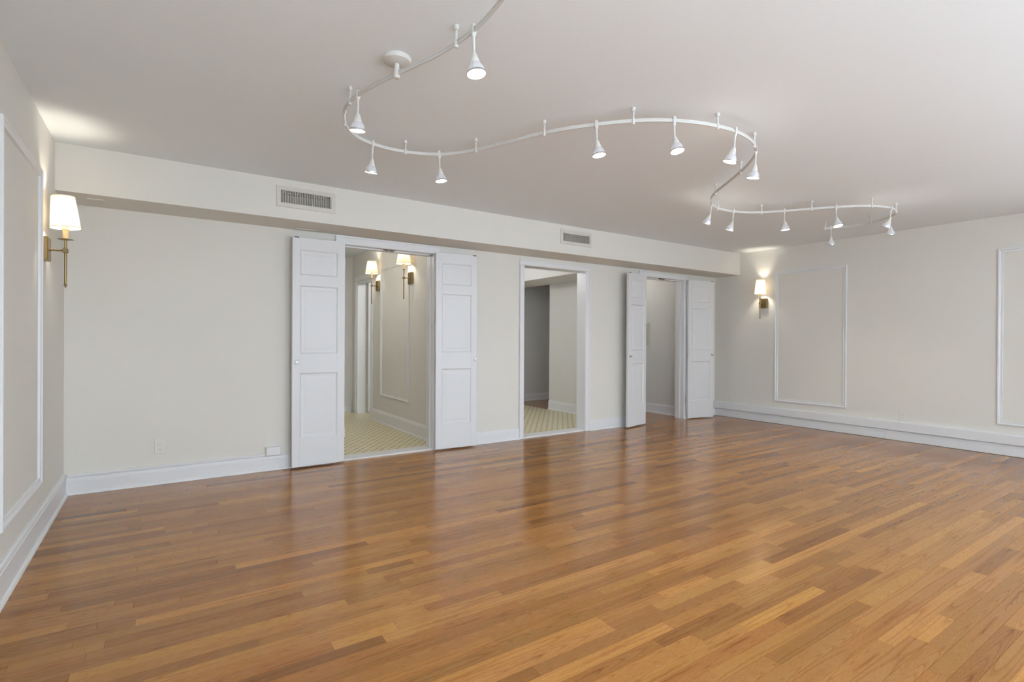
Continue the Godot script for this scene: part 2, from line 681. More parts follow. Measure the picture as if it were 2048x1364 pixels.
	base_run(b, Vector3(5.94, 0, -1.89), Vector3(5.94, 0, zb), Vector3.LEFT, 0.15)
	base_run(b, Vector3(3.24, 0, -3.05), Vector3(7.8, 0, -3.05), Vector3.BACK, 0.13)
	b = base_node("baseboard_closet", "white baseboard along the closet side wall")
	base_run(b, Vector3(7.10, 0, -1.6), Vector3(7.10, 0, zb), Vector3.LEFT, 0.15)
	# moulded panel in the hallway
	panel_moulding(Vector3(3.10, 0.375, -2.0), Vector3.BACK, Vector3.LEFT, Vector2(0.985, 1.74), 0.034, "white rectangular panel moulding between the two hallway sconces")
	# louvred grille on the closet wall
	var g := thing("wall_grille", Vector3(7.10, 1.075, -1.05), "off-white louvred grille on the closet side wall", "grille")
	st = begin()
	rings(st, Vector3(0, 0, 0), Vector3.BACK, Vector3.UP, Vector3.LEFT, Vector2(0.30, 0.362), [Vector2(0, 0), Vector2(0.004, 0.01), Vector2(0.028, 0.01), Vector2(0.03, 0.001)], false)
	part(st, "grille_frame", M.vent_paint, g)
	st = begin()
	box(st, Vector3(-0.001, 0.03, 0.03), Vector3(0.0, 0.332, 0.27))
	part(st, "backing", M.vent_paint, g)
	for i in 14:
		st = begin()
		box(st, Vector3(-0.006, 0.034 + i * 0.0215, 0.03), Vector3(-0.001, 0.044 + i * 0.0215, 0.27))
		part(st, "slat", M.vent_paint, g)
	ceiling_light(Vector3(2.0, CEIL, -1.35), 0.46, c8(255, 249, 238), "unseen frosted ceiling light added to brighten the tiled hallway")  # added out of view to lift the hallway beyond its sconces
	ceiling_light(Vector3(3.85, CEIL, -1.5), 0.9, c8(252, 252, 255), "round frosted ceiling light of the foyer")
	ceiling_light(Vector3(6.5, CEIL, -1.0), 0.14, c8(255, 250, 240), "unseen frosted ceiling light added to brighten the closet")  # no lamp known here, added to brighten the closet side wall
	# switch and outlet in the hallway
	var s := thing("light_switch", Vector3(3.10, 1.34, -2.05), "off-white light switch on the hallway wall below the farther sconce", "switch")
	st = begin()
	cbox(st, Vector3(-0.006, -0.06, -0.037), Vector3(0, 0.06, 0.037), 0.002)
	part(st, "cover_plate", M.plate_plastic, s)
	st = begin()
	cbox(st, Vector3(-0.016, -0.012, -0.005), Vector3(-0.006, 0.012, 0.005), 0.002)
	part(st, "toggle", M.plate_plastic, s)
	outlet(Vector3(3.10, 0.43, -1.37), Vector3.LEFT, "off-white wall outlet under the hallway panel moulding")


# flush dome lamp, out of sight behind the door heads; it lights the hall it hangs in
func ceiling_light(at: Vector3, power: float, tint: Color, label: String) -> void:
	var o := thing("ceiling_light", at, label, "ceiling light")
	var st := begin()
	lathe(st, [Vector2(0, 0), Vector2(0.15, 0), Vector2(0.155, -0.008), Vector2(0.155, -0.022), Vector2(0.148, -0.026), Vector2(0, -0.026)], 32)
	part(st, "base_ring", M.rail_white, o)
	st = begin()
	lathe(st, [Vector2(0.146, -0.026), Vector2(0.14, -0.05), Vector2(0.11, -0.075), Vector2(0.06, -0.09), Vector2(0, -0.094)], 32)
	part(st, "dome", M.dome_glow, o)
	var l := OmniLight3D.new()
	l.name = "dome_light"
	l.light_color = tint
	l.light_energy = power
	l.light_size = 0.1
	l.omni_range = 12.0
	l.omni_attenuation = 2.0
	l.shadow_enabled = true
	l.position = Vector3(0, -0.21, 0)
	o.add_child(l, true)


# ------------------------------------------------------------------ trim
func trim(at: Vector3, label: String, category: String) -> Node3D:
	trim_count += 1
	return thing("trim_%d" % trim_count, at, label, category, "", "structure")


func base_node(called: String, label: String) -> Node3D:
	return thing(called, Vector3.ZERO, label, "baseboard", "", "structure")


# a baseboard with a moulded cap and a shoe, from a to b; n points out of the wall
func base_run(parent: Node3D, a: Vector3, b: Vector3, n: Vector3, h: float, shoe := true) -> void:
	var st := begin()
	extrude(st, [Vector2(0, 0), Vector2(0.017, 0), Vector2(0.017, h - 0.034), Vector2(0.0145, h - 0.03), Vector2(0.0145, h - 0.024), Vector2(0.011, h - 0.012), Vector2(0.006, h - 0.006), Vector2(0.006, h), Vector2(0, h)], a, n, Vector3.UP, b - a)
	part(st, "board", M.trim_paint, parent)
	if not shoe:
		return
	st = begin()
	extrude(st, [Vector2(0.017, 0), Vector2(0.03, 0), Vector2(0.029, 0.008), Vector2(0.025, 0.016), Vector2(0.017, 0.02)], a, n, Vector3.UP, b - a)
	part(st, "shoe_moulding", M.trim_paint, parent)


func panel_moulding(at: Vector3, u: Vector3, n: Vector3, size: Vector2, w: float, label: String) -> void:
	var t := trim(at, label, "moulding")
	var st := begin()
	rings(st, Vector3.ZERO, u, Vector3.UP, n, size, [Vector2(0, 0), Vector2(0.0, 0.014), Vector2(0.003, 0.018), Vector2(w * 0.30, 0.018), Vector2(w * 0.36, 0.013), Vector2(w * 0.55, 0.009), Vector2(w * 0.75, 0.008), Vector2(w * 0.80, 0.011), Vector2(w * 0.95, 0.011), Vector2(w, 0.0)], false)
	part(st, "moulding", M.trim_paint, t)


func casing(o: Array, top: float, left_label: String, sill: bool, stops: bool) -> void:
	var w := 0.068
	var t := trim(Vector3(o[0], 0, 0), left_label, "casing")
	var x1: float = o[1] - o[0]
	var h: float = o[2]
	# profile across the casing: inner edge at 0
	var prof := [Vector2(0, 0), Vector2(0.002, 0.012), Vector2(0.006, 0.015), Vector2(w - 0.018, 0.017), Vector2(w - 0.015, 0.022), Vector2(w - 0.003, 0.024), Vector2(w, 0.021), Vector2(w, 0)]
	for s in [-1, 1]:
		var st := begin()
		extrude(st, prof, Vector3(0.0 if s < 0 else x1, 0, 0), Vector3(s, 0, 0), Vector3.BACK, Vector3(0, h, 0))
		part(st, "casing_leg", M.trim_paint, t)
		st = begin()
		box(st, Vector3(-0.02 if s < 0 else x1, 0, -WT - 0.004), Vector3(0.0 if s < 0 else x1 + 0.02, h, 0.004))
		if stops:
			box(st, Vector3(0.0 if s < 0 else x1 - 0.012, 0, -WT + 0.02), Vector3(0.012 if s < 0 else x1, h, -0.055))
		part(st, "jamb", M.trim_paint, t)
	var st2 := begin()
	var hh := top - h
	var hp := [Vector2(0, 0), Vector2(0.002, 0.012), Vector2(0.006, 0.015), Vector2(hh - 0.018, 0.017), Vector2(hh - 0.015, 0.022), Vector2(hh - 0.003, 0.024), Vector2(hh, 0.021), Vector2(hh, 0)]
	extrude(st2, hp, Vector3(-w, h, 0), Vector3.UP, Vector3.BACK, Vector3(x1 + 2 * w, 0, 0))
	part(st2, "casing_head", M.trim_paint, t)
	st2 = begin()
	box(st2, Vector3(-0.02, h, -WT - 0.004), Vector3(x1 + 0.02, h + 0.02, 0.004))
	if stops:
		box(st2, Vector3(0.0, h - 0.012, -WT + 0.02), Vector3(x1, h, -0.055))
	part(st2, "head_jamb", M.trim_paint, t)
	if sill:
		st2 = begin()
		cbox(st2, Vector3(-0.0, -0.01, -WT - 0.03), Vector3(x1, 0.014, 0.004), 0.004)
		part(st2, "threshold", M.trim_paint, t)
	if stops:
		st2 = begin()
		box(st2, Vector3(x1 / 2 - 0.055, h - 0.008, -0.045), Vector3(x1 / 2 + 0.055, h + 0.0, -0.02))
		for k in 2:
			rod(st2, Vector3(x1 / 2 - 0.03 + 0.06 * k, h - 0.016, -0.032), Vector3(x1 / 2 - 0.03 + 0.06 * k, h - 0.004, -0.032), 0.007, 0.007, 8)
		part(st2, "roller_catch", M.catch_metal, t)


func make_trim() -> void:
	casing(OPENINGS[0], 2.118, "white casing of the left double-door opening onto the hallway", true, true)
	casing(OPENINGS[1], 2.08, "white casing of the middle opening that has no doors", true, false)
	casing(OPENINGS[2], 2.105, "white casing of the right double-door opening onto the closet", false, true)
	panel_moulding(Vector3(0, 0.302, 0.935), Vector3.BACK, Vector3.RIGHT, Vector2(0.93, 1.812), 0.042, "white rectangular panel moulding beside the large-shade sconce on the left wall")
	panel_moulding(Vector3(ROOM_W, 0.313, 0.955), Vector3.BACK, Vector3.LEFT, Vector2(0.92, 1.797), 0.042, "white rectangular panel moulding beside the sconce on the raceway wall")
	panel_moulding(Vector3(ROOM_W, 0.307, 3.295), Vector3.BACK, Vector3.LEFT, Vector2(0.92, 1.797), 0.042, "white rectangular panel moulding on the raceway wall farthest from its sconce")
	var b := base_node("baseboard_back", "white baseboard along the wall with three openings")
	var runs := [[0.0, 1.932], [2.998, 4.017], [5.098, 6.0], [7.023, ROOM_W]]
	for r in runs:
		base_run(b, Vector3(r[0], 0, 0), Vector3(r[1], 0, 0), Vector3.BACK, 0.13)
	b = base_node("baseboard_left", "tall white baseboard along the left wall with the sconce")
	base_run(b, Vector3(0, 0, 0.0), Vector3(0, 0, ROOM_D), Vector3.RIGHT, 0.165)
	b = base_node("baseboard_right", "white baseboard below the boxed raceway")
	base_run(b, Vector3(ROOM_W, 0.004, 0.0), Vector3(ROOM_W, 0.004, 2.307), Vector3.LEFT, 0.114, false)
	base_run(b, Vector3(ROOM_W, 0.004, 2.309), Vector3(ROOM_W, 0.004, ROOM_D), Vector3.LEFT, 0.114, false)


# ------------------------------------------------------------------ doors
# hinged at the node; the leaf runs along side * x, its seen face looks along +z
func door_leaf(called: String, at: Vector3, turn: float, side: float, w: float, h: float, label: String, fittings := true) -> void:
	var d := thing(called, at, label, "door", "", "structure")
	d.rotation.y = turn
	var th := 0.034
	var s0 := 0.066
	var lv := [0.0, 0.25, 0.828, 1.0, 1.605, 1.70, 1.922, h]   # bottom rail, panel, lock rail, panel, frieze rail, panel, top rail
	var x := func(v: float) -> float: return side * v
	var slot := func(a: float, b: float, y0: float, y1: float, called2: String):
		var st := begin()
		cbox(st, Vector3(minf(x.call(a), x.call(b)), y0, 0), Vector3(maxf(x.call(a), x.call(b)), y1, th), 0.0015)
		part(st, called2, M.door_paint, d)
	slot.call(0.0, s0, 0.0, h, "stile")
	slot.call(w - s0, w, 0.0, h, "stile")
	for i in [0, 2, 4, 6]:
		slot.call(s0 - 0.001, w - s0 + 0.001, lv[i], lv[i + 1], "rail")
	for i in [1, 3, 5]:
		var st := begin()
		var ax := minf(x.call(s0), x.call(w - s0))
		var size := Vector2(w - 2 * s0, lv[i + 1] - lv[i])
		rings(st, Vector3(ax, lv[i], th), Vector3.RIGHT, Vector3.UP, Vector3.BACK, size, [Vector2(0, 0), Vector2(0.003, -0.0015), Vector2(0.011, -0.008), Vector2(0.034, -0.009), Vector2(0.05, -0.0065)], true)
		rings(st, Vector3(ax, lv[i], 0), Vector3.RIGHT, Vector3.UP, Vector3.FORWARD, size, [Vector2(0, 0), Vector2(0.013, -0.010), Vector2(0.034, -0.011), Vector2(0.05, -0.006)], true)
		part(st, "panel", M.door_paint, d)
	if fittings:
		var kx: float = x.call(w - 0.032)
		var st := begin()
		lathe(st, [Vector2(0, 0), Vector2(0.013, 0), Vector2(0.013, 0.003), Vector2(0.006, 0.005), Vector2(0.005, 0.012), Vector2(0.011, 0.018), Vector2(0.013, 0.024), Vector2(0.010, 0.030), Vector2(0, 0.032)], 16, Transform3D(aim(Vector3.BACK), Vector3(kx, 0.925, th)))
		part(st, "knob", M.chrome, d).set_meta("label", "small bright metal knob")
		st = begin()
		box(st, Vector3(kx - 0.02, h - 0.008, 0.008), Vector3(kx + 0.02, h + 0.002, th + 0.0015))
		part(st, "catch_plate", M.catch_metal, d).set_meta("label", "dark metal catch plate at the top corner")
		for y in [0.22, 1.78]:
			st = begin()
			rod(st, Vector3(x.call(-0.009), y, 0.0), Vector3(x.call(-0.009), y + 0.09, 0.0), 0.0075, 0.0075, 10)
			box(st, Vector3(minf(x.call(-0.008), x.call(0.0)), y, -0.001), Vector3(maxf(x.call(-0.008), x.call(0.0)), y + 0.09, 0.003))
			part(st, "hinge", M.hinge_paint, d)


func make_doors() -> void:
	var z := 0.035
	door_leaf("door_1", Vector3(1.998, 0.015, z + 0.005), deg_to_rad(3.0), -1.0, 0.462, 2.03, "white three-panel door leaf swung flat to the wall beside the outlet")
	door_leaf("door_2", Vector3(2.935, 0.015, z), deg_to_rad(-5.5), 1.0, 0.462, 2.03, "white three-panel door leaf swung back between hallway and doorless opening")
	door_leaf("door_3", Vector3(6.075, 0.015, z), deg_to_rad(13.0), -1.0, 0.462, 2.02, "white three-panel door leaf swung back between doorless opening and closet")
	door_leaf("door_4", Vector3(6.985, 0.015, z), deg_to_rad(-13.0), 1.0, 0.462, 2.02, "white three-panel door leaf swung back into the corner by the raceway wall")


# ------------------------------------------------------------------ vents in the soffit
func make_vents() -> void:
	var outer := [[1.348, 1.817, 2.214, 2.386], [4.282, 4.752, 2.226, 2.396]]
	var said := ["beige supply vent on the soffit above the left double doors", "beige supply vent on the soffit above the doorless opening"]
	for i in 2:
		var o = outer[i]
		var h = VENT_HOLES[i]
		var v := thing("air_vent", Vector3(o[0], o[2], SOF_D), said[i], "vent")
		var st := begin()
		var size := Vector2(o[1] - o[0], o[3] - o[2])
		rings(st, Vector3.ZERO, Vector3.RIGHT, Vector3.UP, Vector3.BACK, size, [Vector2(0, 0), Vector2(0.003, 0.006), Vector2(0.036, 0.008), Vector2(0.0365, -0.02)], false)
		part(st, "vent_frame", M.vent_paint, v)
		var lo := Vector3(h[0] - o[0], h[2] - o[2], 0)
		var hi := Vector3(h[1] - o[0], h[3] - o[2], 0)
		st = begin()
		box(st, lo + Vector3(-0.005, -0.005, -0.15), hi + Vector3(0.005, 0.005, -0.14))
		box(st, Vector3(lo.x - 0.005, lo.y - 0.005, -0.14), Vector3(hi.x + 0.005, lo.y, -0.021))
		box(st, Vector3(lo.x - 0.005, hi.y, -0.14), Vector3(hi.x + 0.005, hi.y + 0.005, -0.021))
		part(st, "duct", M.vent_paint, v)
		st = begin()
		for k in 5:
			var y := lerpf(lo.y, hi.y, (k + 0.5) / 5.0)
			box(st, Vector3(lo.x, y - 0.004, -0.035), Vector3(hi.x, y + 0.004, -0.033))
		part(st, "rear_blades", M.vent_paint, v)
		var n := 21
		for k in n:
			st = begin()
			var x := lerpf(lo.x, hi.x, (k + 0.5) / n) + 0.0045
			var xf := Transform3D(Basis(Vector3.UP, 0.25 if i == 0 else -0.5), Vector3(x, 0, -0.006))
			box(st, Vector3(-0.0018, lo.y, -0.009), Vector3(0.0018, hi.y, 0.009), xf)
			part(st, "slat", M.vent_paint, v)


# ------------------------------------------------------------------ raceways, outlets
func outlet(at: Vector3, n: Vector3, label: String) -> void:
	var o := thing("wall_outlet", at, label, "outlet")
	var u := Vector3.UP.cross(n)
	var xf := Transform3D(Basis(u, Vector3.UP, n), Vector3.ZERO)
	var st := begin()
	cbox(st, Vector3(-0.036, -0.058, 0), Vector3(0.036, 0.058, 0.006), 0.002, xf)
	part(st, "cover_plate", M.plate_plastic, o)
	for y in [-0.02, 0.02]:
		st = begin()
		cbox(st, Vector3(-0.016, y - 0.014, 0.006), Vector3(0.016, y + 0.014, 0.008), 0.001, xf)
		var s := part(st, "socket", M.plate_plastic, o)
		st = begin()
		box(st, Vector3(-0.008, y - 0.003, 0.008), Vector3(-0.005, y + 0.007, 0.0083), xf)
		box(st, Vector3(0.005, y - 0.003, 0.008), Vector3(0.008, y + 0.007, 0.0083), xf)
		box(st, Vector3(-0.0025, y - 0.010, 0.008), Vector3(0.0025, y - 0.006, 0.0083), xf)
		part(st, "slots", M.slot_plastic, s)


func make_raceways_and_outlets() -> void:
	outlet(Vector3(0.581, 0.293, 0), Vector3.BACK, "off-white wall outlet above the slim raceway on the wall with openings")
	outlet(Vector3(ROOM_W, 0.316, 0.25), Vector3.LEFT, "off-white wall outlet between the corner door leaf and the panel moulding")
	outlet(Vector3(ROOM_W, 0.286, 2.475), Vector3.LEFT, "off-white wall outlet resting on the boxed raceway between two panel mouldings")
	# slim raceway on top of the baseboard, with its box
	var r := thing("cable_raceway", Vector3(0, 0, 0), "slim white raceway on the baseboard ending in a small box", "raceway")
	var st := begin()
	cbox(st, Vector3(0.018, 0.1315, 0.0), Vector3(1.345, 0.150, 0.02), 0.003)
	part(st, "channel", M.trim_paint, r)
	st = begin()
	cbox(st, Vector3(1.343, 0.1315, 0.0), Vector3(1.459, 0.206, 0.045), 0.004)
	part(st, "junction_box", M.trim_paint, r)
	# boxed raceway along the right wall
	var d := thing("wall_raceway", Vector3(ROOM_W, 0, 0), "boxed white raceway running the length of the wall above its baseboard", "raceway")
	for s in [[0.0, 2.42], [2.45, ROOM_D]]:
		st = begin()
		extrude(st, [Vector2(0, 0.120), Vector2(0.042, 0.120), Vector2(0.045, 0.123), Vector2(0.045, 0.128), Vector2(0.0435, 0.130), Vector2(0.0435, 0.214), Vector2(0.040, 0.222), Vector2(0.036, 0.225), Vector2(0, 0.225)], Vector3(0, 0, s[0]), Vector3.LEFT, Vector3.UP, Vector3(0, 0, s[1] - s[0]))
		part(st, "cover", M.trim_paint, d)
	st = begin()
	extrude(st, [Vector2(0, 0.120), Vector2(0.042, 0.1195), Vector2(0.0465, 0.122), Vector2(0.0465, 0.216), Vector2(0.042, 0.2255), Vector2(0.037, 0.227), Vector2(0, 0.227)], Vector3(0, 0, 2.418), Vector3.LEFT, Vector3.UP, Vector3(0, 0, 0.034))
	part(st, "joint_clip", M.trim_paint, d)
	# access plate under the soffit
	var p := thing("cover_plate", Vector3(0.20, SOF_Y, 0.25), "flat painted cover plate under the soffit behind the large-shade sconce", "cover plate")
	st = begin()
	cbox(st, Vector3(-0.05, -0.006, -0.035), Vector3(0.05, 0, 0.035), 0.002)
	part(st, "plate", M.wall_paint, p)
	p = thing("cover_plate", Vector3(1.66, SOF_Y, 0.06), "flat painted cover plate under the soffit above the outlet-side door leaf", "cover plate")
	st = begin()
	cbox(st, Vector3(-0.09, -0.006, -0.03), Vector3(0.09, 0, 0.03), 0.002)
	part(st, "plate", M.wall_paint, p)


# ------------------------------------------------------------------ sconces
# at: where the joint of arm and rod would meet the wall; n points out of the wall
func sconce(at: Vector3, n: Vector3, label: String, group: String, r0: float, r1: float, y0: float, y1: float, low: float, lean: float, dish: float, power: float) -> void:
	var s := thing("wall_sconce", at, label, "sconce", group)
	var u := Vector3.UP.cross(n)
	var xf := Transform3D(Basis(u, Vector3.UP, n), Vector3.ZERO)
	var out := 0.10
	var st := begin()
	cbox(st, Vector3(-0.058, -0.068, 0), Vector3(0.058, 0.072, 0.026), 0.003, xf)
	part(st, "backplate", M.brass, s)
	st = begin()
	rod(st, xf * Vector3(0, 0, 0.026), xf * Vector3(0, 0, out), 0.0055, 0.0055, 10)
	lathe(st, [Vector2(0, 0), Vector2(0.010, 0), Vector2(0.010, 0.006), Vector2(0, 0.006)], 12, Transform3D(aim(n), xf * Vector3(0, 0, 0.026)))
	part(st, "arm", M.brass, s)
	st = begin()
	rod(st, xf * Vector3(0, low + 0.012, out), xf * Vector3(0, y0 - 0.07, out), 0.0068, 0.0068, 12)
	part(st, "rod", M.brass, s)
	st = begin()
	cbox(st, Vector3(-0.013, -0.013, out - 0.013), Vector3(0.013, 0.013, out + 0.013), 0.002, xf)
	part(st, "joint", M.brass, s)
	st = begin()
	lathe(st, [Vector2(0, -0.014), Vector2(0.003, -0.012), Vector2(0.0035, -0.006), Vector2(0.009, -0.002), Vector2(0.009, 0.002), Vector2(0.005, 0.006), Vector2(0.008, 0.010), Vector2(0.008, 0.014), Vector2(0, 0.015)], 14, Transform3D(Basis.IDENTITY, xf * Vector3(0, low, out)))
	part(st, "finial", M.brass, s)
	st = begin()
	lathe(st, [Vector2(0, -0.003), Vector2(dish * 0.5, -0.003), Vector2(dish, 0.001), Vector2(dish, 0.003), Vector2(dish * 0.5, 0.001), Vector2(0, 0.001)], 24, Transform3D(Basis.IDENTITY, xf * Vector3(0, y0 - 0.07, out)))
	part(st, "drip_dish", M.brass, s)
	st = begin()
	lathe(st, [Vector2(0, 0), Vector2(0.0125, 0), Vector2(0.015, 0.055), Vector2(0.019, 0.058), Vector2(0.019, 0.07), Vector2(0.013, 0.075), Vector2(0.013, 0.095), Vector2(0, 0.095)], 16, Transform3D(Basis.IDENTITY, xf * Vector3(0, y0 - 0.069, out)))
	part(st, "candle_sleeve", M.candle_sleeve, s)
	st = begin()
	lathe(st, [Vector2(0, 0), Vector2(0.012, 0.002), Vector2(0.017, 0.02), Vector2(0.027, 0.042), Vector2(0.030, 0.06), Vector2(0.026, 0.078), Vector2(0.014, 0.09), Vector2(0, 0.094)], 14, Transform3D(Basis.IDENTITY, xf * Vector3(0, y0 + 0.026, out)))
	part(st, "bulb", M.bulb_glow, s)
	# shade: thin linen cone, open above and below, with rolled rims
	st = begin()
	var h := y1 - y0
	var tilt := Transform3D(Basis(u, -lean), xf * Vector3(0, y0, out))
	lathe(st, [Vector2(r0, 0), Vector2(r1, h)], 40, tilt)
	var shade := part(st, "lamp_shade", M.shade_linen, s)
	st = begin()
	lathe(st, [Vector2(r0 - 0.0012, 0.0), Vector2(r0 + 0.0012, 0.0), Vector2(r0 + 0.001, 0.005), Vector2(r0 - 0.0014, 0.005), Vector2(r0 - 0.0012, 0.0)], 40, tilt)
	part(st, "lower_rim", M.shade_linen, shade)
	st = begin()
	lathe(st, [Vector2(r1 - 0.0012, h - 0.005), Vector2(r1 + 0.0014, h - 0.005), Vector2(r1 + 0.0012, h), Vector2(r1 - 0.0012, h), Vector2(r1 - 0.0012, h - 0.005)], 40, tilt)
	part(st, "upper_rim", M.shade_linen, shade)
	var l := OmniLight3D.new()
	l.name = "bulb_light"
	l.light_color = c8(255, 243, 224)
	l.light_energy = power
	l.light_size = 0.03
	l.omni_range = 12.0
	l.omni_attenuation = 2.0
	l.shadow_enabled = true
	l.position = xf * Vector3(0, y0 + 0.084, out)
	s.add_child(l, true)


func make_sconces() -> void:
	var e := 0.22
	var h := 0.1
	sconce(Vector3(0, 1.678, 0.80), Vector3.RIGHT, "brass wall sconce with a lit linen shade on the left wall beside its panel", "", 0.0735, 0.0565, 0.137, 0.330, -0.212, 0.065, 0.04, e)
	sconce(Vector3(ROOM_W, 1.682, 0.79), Vector3.LEFT, "brass wall sconce with a lit narrow shade on the raceway wall", "", 0.0715, 0.0555, 0.137, 0.330, -0.212, 0.05, 0.022, e)
	sconce(Vector3(3.10, 1.884, -0.965), Vector3.LEFT, "brass hallway sconce with a tapered shade, cut by the door head", "hallway sconces", 0.088, 0.058, 0.168, 0.338, -0.245, 0.0, 0.02, h)
	sconce(Vector3(3.10, 1.884, -2.11), Vector3.LEFT, "brass hallway sconce with a tapered shade beside the narrow doorway", "hallway sconces", 0.088, 0.058, 0.168, 0.338, -0.245, 0.0, 0.02, h)


# ------------------------------------------------------------------ curved monorail with spotlights
const RAIL_Y := 2.368
const RAIL := [[1.40, 3.95], [1.50, 3.75], [1.57, 3.56], [1.596, 3.386], [1.604, 3.294], [1.607, 3.167], [1.593, 3.052], [1.566, 2.925], [1.525, 2.804], [1.473, 2.675], [1.434, 2.55], [1.39, 2.381], [1.373, 2.266], [1.376, 2.165], [1.405, 2.052], [1.443, 1.961], [1.499, 1.869], [1.573, 1.8], [1.66, 1.757], [1.793, 1.729], [1.89, 1.737], [2.025, 1.782], [2.102, 1.822], [2.186, 1.897], [2.265, 2.034], [2.322, 2.174], [2.398, 2.40], [2.442, 2.518], [2.511, 2.644], [2.603, 2.759], [2.685, 2.86], [2.749, 2.93], [2.826, 2.997], [2.926, 3.066], [3.04, 3.116], [3.204, 3.164], [3.348, 3.177], [3.496, 3.161], [3.641, 3.12], [3.756, 3.06], [3.863, 2.969], [3.972, 2.85], [4.102, 2.692], [4.228, 2.507], [4.36, 2.305], [4.473, 2.179], [4.648, 2.058], [4.806, 2.003], [5.04, 2.009], [5.19, 2.057], [5.3, 2.15], [5.416, 2.30], [5.49, 2.423], [5.552, 2.524], [5.652, 2.681], [5.764, 2.794], [5.877, 2.887], [5.996, 2.932], [6.128, 2.955], [6.286, 2.93], [6.4, 2.876], [6.508, 2.78], [6.593, 2.658], [6.638, 2.537], [6.652, 2.426], [6.632, 2.316], [6.58, 2.21], [6.528, 2.151]]
const STANDOFFS := [[1.55, 3.62], [1.593, 3.052], [1.373, 2.266], [1.435, 1.978], [1.89, 1.737], [2.28, 2.04], [2.442, 2.518], [2.749, 2.93], [3.204, 3.164], [3.62, 3.128], [4.06, 2.745], [4.36, 2.305], [4.806, 2.003], [5.3, 2.15], [5.552, 2.524], [5.877, 2.887], [6.286, 2.93], [6.62, 2.58], [6.545, 2.168]]
# where each spotlight hangs on the rail, where its lens is, how far the lens is tipped towards the window wall, and its label
const SPOTS := [
	[1.607, 3.166, Vector3(1.612, 2.193, 3.171), 0.012, "white track spotlight hanging from the rail beside a standoff, before the ceiling canopy"],
	[1.389, 2.379, Vector3(1.39, 2.185, 2.377), -0.022, "white track spotlight just past the round ceiling canopy on the rail"],
	[1.66, 1.757, Vector3(1.668, 2.201, 1.764), -0.018, "white track spotlight at the bend of the rail nearest the left vent"],
	[2.102, 1.822, Vector3(2.116, 2.203, 1.833), 0.012, "white track spotlight following the rail bend nearest the left vent"],
	[2.608, 2.768, Vector3(2.629, 2.194, 2.789), 0, "first white track spotlight on the rail's second, wide bend"],
	[2.928, 3.068, Vector3(2.939, 2.188, 3.081), 0, "second white track spotlight on the rail's second, wide bend"],
	[3.353, 3.176, Vector3(3.328, 2.192, 3.14), -0.008, "third white track spotlight, tilted back, on the rail's second bend"],
	[3.72, 3.078, Vector3(3.708, 2.176, 3.051), -0.015, "last white track spotlight on the rail's second, wide bend"],
	[4.643, 2.061, Vector3(4.629, 2.191, 2.042), -0.01, "white track spotlight tilted outward at the rail's third bend"],
	[5.042, 2.011, Vector3(5.038, 2.188, 2.004), -0.01, "white track spotlight following the outward tilted one on the third bend"],
	[5.416, 2.310, Vector3(5.426, 2.18, 2.332), 0, "white track spotlight between the rail's third and last bends"],
	[5.649, 2.683, Vector3(5.653, 2.182, 2.69), 0, "white track spotlight before the rail's last bend"],
	[6.583, 2.209, Vector3(6.58, 2.189, 2.201), -0.008, "white track spotlight at the free end of the rail"],
	[6.49, 2.808, Vector3(6.483, 2.195, 2.791), -0.008, "white track spotlight past the crown of the rail's last bend"],
	[6.089, 2.95, Vector3(6.071, 2.193, 2.902), -0.04, "white track spotlight turned away at the crown of the rail's last bend"],
]


func smooth_rail() -> PackedVector3Array:
	var p := []
	for q in RAIL:
		p.append(Vector3(q[0], RAIL_Y, q[1]))
	for pass_ in 2:
		var s := p.duplicate()
		for i in range(1, p.size() - 1):
			s[i] = p[i] * 0.5 + (p[i - 1] + p[i + 1]) * 0.25
		p = s
	var out := PackedVector3Array()
	for i in p.size() - 1:
		var a: Vector3 = p[maxi(i - 1, 0)]
		var d: Vector3 = p[mini(i + 2, p.size() - 1)]
		for k in 4:
			out.append((p[i] as Vector3).cubic_interpolate(p[i + 1], a, d, k / 4.0))
	out.append(p[-1])
	return out


func on_rail(path: PackedVector3Array, x: float, z: float) -> Vector3:
	var best := path[0]
	for q in path:
		if Vector2(q.x - x, q.z - z).length() < Vector2(best.x - x, best.z - z).length():
			best = q
	return best


func sweep(st: SurfaceTool, path: PackedVector3Array, w: float, y0: float, y1: float) -> void:
	st.set_smooth_group(1)
	var before := []
	for i in path.size():
		var t := (path[mini(i + 1, path.size() - 1)] - path[maxi(i - 1, 0)]).normalized()
		var n := Vector3(-t.z, 0, t.x) * w / 2
		var now := [path[i] + n + Vector3(0, y0, 0), path[i] - n + Vector3(0, y0, 0), path[i] - n + Vector3(0, y1, 0), path[i] + n + Vector3(0, y1, 0)]
		if before:
			for k in 4:
				st.set_smooth_group(k + 1)
				quad(st, before[k], before[(k + 1) % 4], now[(k + 1) % 4], now[k])
		else:
			st.set_smooth_group(9)
			quad(st, now[0], now[1], now[2], now[3])
		before = now
	st.set_smooth_group(9)
	quad(st, before[3], before[2], before[1], before[0])


